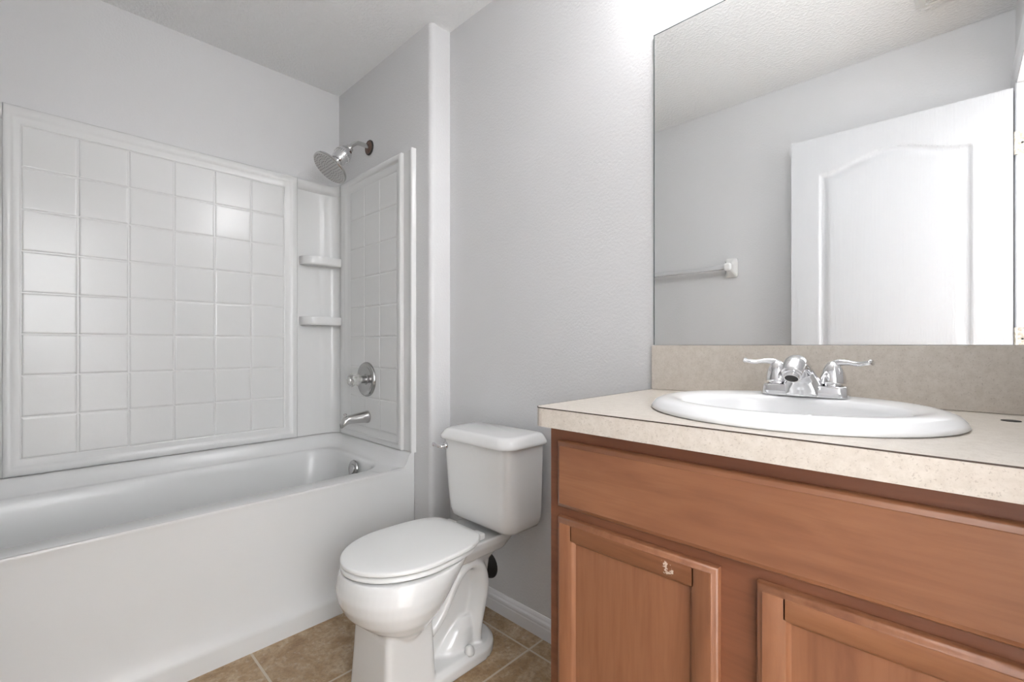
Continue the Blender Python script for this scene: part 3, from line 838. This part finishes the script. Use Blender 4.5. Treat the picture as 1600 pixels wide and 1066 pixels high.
# ------------------------------------------------------------------ countertop with an oval cut-out
KX0, KX1, KY0, KY1 = -0.637, 0.180, 0.7225, YM - 0.001
SKX, SKY, SA, SB = -0.228, 0.980, 0.248, 0.222
ctp = thing('countertop', 'speckled beige laminate countertop with backsplash on the wooden vanity', 'countertop', (-0.22, 1.0, CT - 0.04))
def counter():
    N = 144
    ha, hb = SA - 0.03, SB - 0.03
    def rect_hit(a, rc=0.022):
        c, s = math.cos(a), math.sin(a)
        ts = []
        if c > 1e-9: ts.append((KX1 - SKX) / c)
        if c < -1e-9: ts.append((KX0 - SKX) / c)
        if s > 1e-9: ts.append((KY1 - SKY) / s)
        if s < -1e-9: ts.append((KY0 - SKY) / s)
        t_ = min(q for q in ts if q > 0)
        return [SKX + c * t_, SKY + s * t_]
    ang = [2 * PI * i / N for i in range(N)]
    corners = [(KX1, KY1), (KX0, KY1), (KX1, KY0)]
    cc = []
    for x, y in corners: cc.append(math.atan2(y - SKY, x - SKX) % (2 * PI))
    # rounded free corner, front left
    rc = 0.024
    for i in range(7):
        a = PI + PI / 2 * i / 6
        x, y = KX0 + rc + rc * math.cos(a), KY0 + rc + rc * math.sin(a)
        cc.append(math.atan2(y - SKY, x - SKX) % (2 * PI))
    ang = sorted(set(ang + cc))
    outer, inner = [], []
    for a in ang:
        x, y = rect_hit(a)
        if x < KX0 + rc and y < KY0 + rc:
            # slide back to the rounded corner
            cx, cy = KX0 + rc, KY0 + rc
            dx, dy = math.cos(a), math.sin(a)
            fx, fy = SKX - cx, SKY - cy
            B = fx * dx + fy * dy; C_ = fx * fx + fy * fy - rc * rc
            disc = B * B - C_
            if disc > 0:
                t_ = -B + math.sqrt(disc)
                x, y = SKX + dx * t_, SKY + dy * t_
        outer.append((x, y))
        r = 1 / math.sqrt((math.cos(a) / ha) ** 2 + (math.sin(a) / hb) ** 2)
        inner.append((SKX + r * math.cos(a), SKY + r * math.sin(a)))
    z0, z1 = CT - 0.0395, CT
    rings = [[(x, y, z1) for x, y in inner], [(x, y, z1) for x, y in outer], [(x, y, z0) for x, y in outer], [(x, y, z0) for x, y in inner], [(x, y, z1) for x, y in inner]]
    seam = []
    for zz in (CT - 0.0014, CT - 0.0002):
        pass
    return loft(rings, False, False), [p for p in outer]
g, outl = counter()
slab_o = obj('counter_slab', g, M['laminate'], ctp)
# dark glue line of the edge banding: along the left end and the front
front = sorted([p for p in outl if p[1] < KY0 + 0.03 or p[0] < KX0 + 0.03], key=lambda p: (0, -p[1]) if p[0] < KX0 + 1e-4 else (1, p[0]))
def seam_strip(path):
    V = []
    for i, p in enumerate(path):
        a, b_ = Vector(path[max(i - 1, 0)]), Vector(path[min(i + 1, len(path) - 1)])
        d = (b_ - a).normalized(); n_ = Vector((d.y, -d.x))
        if n_.dot(Vector(p) - Vector((SKX, SKY))) < 0: n_ = -n_
        o_ = Vector(p) + n_ * 0.0006; i_ = Vector(p) - n_ * 0.0008
        V.append([(o_.x, o_.y, CT - 0.0018), (o_.x, o_.y, CT + 0.0002), (i_.x, i_.y, CT + 0.0002), (i_.x, i_.y, CT - 0.0018)])
    return loft(V)
obj('edge_seam', seam_strip(front), M['seam'], slab_o)
obj('backsplash', box(KX0, KX1, YM - 0.020, YM - 0.001, CT + 0.0005, 1.0545), M['laminate'], ctp, bevel=0.0015)
obj('counter_hole', lathe((0.070, 1.146, CT), (0, 0, 1), [(0.0002, 0.0125), (0.0012, 0.0120), (0.0015, 0.001)], 28), M['dark'], ctp)

# ------------------------------------------------------------------ sink
snk = thing('sink', 'white oval drop-in sink with a thick rounded rim in the beige counter', 'sink', (SKX, SKY, CT))
def so(k, z, cy=0.0, da=0.0, db=0.0):
    return oval(SKX, SKY + cy, SA * k + da, SB * k + db, z, 112)
IA, IB, IC = 0.180, 0.138, -0.022
rings = [so(1, CT + 0.0005, 0, -0.004, -0.004), so(1, CT + 0.003), so(1, CT + 0.009, 0, -0.003, -0.003), so(1, CT + 0.016, 0, -0.009, -0.009), so(1, CT + 0.0205, 0, -0.018, -0.018), so(1, CT + 0.0232, 0, -0.028, -0.027), so(1, CT + 0.0240, 0, -0.040, -0.038)]
rings += [oval(SKX, SKY + IC * 0.9, IA + 0.010, IB + 0.012, CT + 0.0205, 112), oval(SKX, SKY + IC, IA + 0.003, IB + 0.004, CT + 0.017, 112), oval(SKX, SKY + IC, IA, IB, CT + 0.008, 112),
          oval(SKX, SKY + IC, IA - 0.012, IB - 0.010, CT - 0.030, 112), oval(SKX, SKY + IC, IA - 0.035, IB - 0.028, CT - 0.075, 112), oval(SKX, SKY + IC, IA - 0.075, IB - 0.055, CT - 0.110, 112),
          oval(SKX, SKY + IC, IA - 0.125, IB - 0.092, CT - 0.128, 112), oval(SKX, SKY + IC, 0.022, 0.022, CT - 0.133, 112)]
rings2 = rings + [oval(SKX, SKY + IC, 0.028, 0.028, CT - 0.147, 112), oval(SKX, SKY + IC, IA - 0.110, IB - 0.078, CT - 0.140, 112), oval(SKX, SKY + IC, IA - 0.02, IB - 0.015, CT - 0.075, 112),
                  oval(SKX, SKY + IC * 0.5, IA + 0.004, IB + 0.004, CT - 0.01, 112), oval(SKX, SKY, SA - 0.034, SB - 0.034, CT - 0.0005, 112), so(1, CT + 0.0005, 0, -0.02, -0.02)]
obj('basin', loft(rings2, False, False), M['sink'], snk, smooth=True)
rv(obj('sink_drain', lathe((SKX, SKY + IC, CT - 0.134), (0, 0, 1), [(0, 0.024), (0.003, 0.023), (0.004, 0.016), (0.009, 0.014), (0.011, 0.001)], 28), M['chrome'], snk))

# ------------------------------------------------------------------ faucet
FX, FY, FZ = -0.228, 1.128, CT + 0.0222
fau = thing('faucet', 'two-handle chrome faucet with lever handles at the back of the sink', 'faucet', (FX, FY, FZ))
def plate(z, i, y=0.0):
    return rrect(FX - 0.079 + i, FX + 0.079 - i, FY - 0.027 + i, FY + 0.027 - i, 0.018, z, 8, 8)
rv(obj('base_plate', loft([plate(FZ, 0.001), plate(FZ + 0.002, 0), plate(FZ + 0.019, 0.0015), plate(FZ + 0.023, 0.004), plate(FZ + 0.0245, 0.009)]), M['chrome'], fau), 40)
# spout: wide skirt that narrows and leans forward into a rounded hood
sec = [  # (y centre, z, half width, half depth)
    (FY - 0.004, FZ + 0.001, 0.046, 0.030), (FY - 0.005, FZ + 0.012, 0.043, 0.029), (FY - 0.010, FZ + 0.030, 0.034, 0.025), (FY - 0.018, FZ + 0.048, 0.0235, 0.021), (FY - 0.026, FZ + 0.060, 0.019, 0.0195)]
rings = []
for y, z, a, b_ in sec:
    rings.append([(FX + a * math.cos(q), y + b_ * math.sin(q), z) for q in [2 * PI * i / 40 for i in range(40)]])
skirt = loft(rings)
hood = []
hs = spline([(FX, FY - 0.012, FZ + 0.036), (FX, FY - 0.030, FZ + 0.055), (FX, FY - 0.055, FZ + 0.066), (FX, FY - 0.082, FZ + 0.067), (FX, FY - 0.103, FZ + 0.050)], 6)
hr = []
for i in range(len(hs)):
    k = i / (len(hs) - 1)
    hr.append((0.019 + 0.0015 * math.sin(PI * k), 0.018 + 0.001 * math.sin(PI * k)))
hood = tube(hs, hr, 32)
sp_ = obj('spout', join(skirt, hood), M['chrome'], fau, smooth=True)
rm = sp_.modifiers.new('remesh', 'REMESH'); rm.mode = 'VOXEL'; rm.voxel_size = 0.0016; rm.use_smooth_shade = True
smo = sp_.modifiers.new('smooth', 'SMOOTH'); smo.factor = 0.5; smo.iterations = 8
dn = Vector((0, -0.60, -0.80)).normalized()
ae = rv(obj('aerator', lathe((FX, FY - 0.0995, FZ + 0.050), dn, [(-0.006, 0.0175), (0.0, 0.0178), (0.004, 0.0172), (0.005, 0.0140), (0.0110, 0.0136), (0.0110, 0.0115), (0.008, 0.0110)], 32), M['chrome'], fau))
obj('aerator_screen', lathe((FX, FY - 0.0995, FZ + 0.050), dn, [(0.0085, 0.0112), (0.0086, 0.001)], 24), M['dark'], ae)
for s in (-1, 1):
    hx = FX + s * 0.0505
    hb = rv(obj('handle', lathe((hx, FY, FZ + 0.0245), (0, 0, 1), [(0, 0.0175), (0.003, 0.0175), (0.0035, 0.0225), (0.008, 0.0230), (0.018, 0.0220), (0.030, 0.0185), (0.040, 0.0135), (0.047, 0.0080), (0.050, 0.001)], 36), M['chrome'], fau), 50)
    base = Vector((hx, FY, FZ + 0.062))
    pts = spline([(hx - s * 0.004, FY, FZ + 0.058), (hx + s * 0.006, FY - 0.001, FZ + 0.0695), (hx + s * 0.022, FY - 0.004, FZ + 0.0715), (hx + s * 0.042, FY - 0.009, FZ + 0.0690), (hx + s * 0.057, FY - 0.013, FZ + 0.0710), (hx + s * 0.065, FY - 0.015, FZ + 0.0735)], 6)
    rad = []
    for i in range(len(pts)):
        k = i / (len(pts) - 1)
        wv = 0.0085 - 0.0035 * math.sin(PI * min(1, k * 1.25)) + 0.004 * max(0, k - 0.7) / 0.3
        tv = 0.007 - 0.003 * min(1, k * 2) + 0.0012 * max(0, k - 0.8) / 0.2
        if k > 0.97: wv *= 0.6; tv *= 0.6
        rad.append((wv * 1.1, tv * 1.25))
    obj('lever', tube(pts, rad, 20), M['chrome'], hb, smooth=True)

# ------------------------------------------------------------------ mirror
mir = thing('vanity_mirror', 'large frameless wall mirror standing on the beige backsplash', 'mirror', (-0.23, YM, 1.056))
MX0, MX1, MZ0, MZ1 = -0.637, 0.178, 1.0558, 1.970
obj('mirror_glass', box(MX0, MX1, YM - 0.0055, YM - 0.0005, MZ0, MZ1), M['mirror'], mir, mats=[M['mirror_edge']], fmat=lambda i, p: 0 if p.normal.y < -0.5 else 1)

obj('dark_edge_strip', join(box(MX0, MX0 + 0.0022, YM - 0.0062, YM - 0.0004, MZ0, MZ1), box(MX0, MX1, YM - 0.0062, YM - 0.0004, MZ1 - 0.0022, MZ1)), M['mirror_edge'], mir)  # thin dark strip along the left and top of the glass

# ------------------------------------------------------------------ vanity light above the mirror (just out of frame)
vl = thing('vanity_light', 'chrome vanity light bar with three lit globe bulbs above the mirror', 'vanity light', (-0.27, YM, 2.17))
obj('back_plate', box(-0.58, 0.04, YM - 0.028, YM - 0.001, 2.115, 2.225), M['chrome'], vl, bevel=0.006)
for x in (-0.487, -0.27, -0.053):
    s_ = rv(obj('socket', lathe((x, YM - 0.028, 2.17), (0, -1, 0), [(0, 0.03), (0.01, 0.03), (0.02, 0.022), (0.045, 0.022), (0.05, 0.018)], 28), M['chrome'], vl))
    prof = [(0.040 + 0.05 * (1 - math.cos(PI * i / 16)) * 1.0, max(0.0465 * math.sin(PI * i / 16), 0.001)) for i in range(17)]
    obj('bulb', lathe((x, YM - 0.030, 2.17), (0, -1, 0), prof, 28), M['bulb'], s_, smooth=True)

# ------------------------------------------------------------------ unseen hall lamp, added for fill light, beyond the doorway
hl = thing('hall_fill_lamp', 'added round flush fill lamp in the hall beyond the doorway', 'fill lamp', (0.75, -0.75, ZC))
rv(obj('lamp_base', lathe((0.75, -0.75, ZC), (0, 0, -1), [(0, 0.15), (0.02, 0.15), (0.022, 0.14)], 32), M['satin'], hl))
M['opal'] = mat('lit fill diffuser', (1, 1, 1), 0.3)
b = M['opal'].node_tree.nodes['Principled BSDF']
b.inputs['Emission Color'].default_value = (0.96, 0.975, 1.0, 1)
b.inputs['Emission Strength'].default_value = HALL
obj('diffuser', lathe((0.75, -0.75, ZC - 0.02), (0, 0, -1), [(0, 0.138), (0.02, 0.132), (0.045, 0.10), (0.06, 0.05), (0.063, 0.001)], 32), M['opal'], hl, smooth=True)
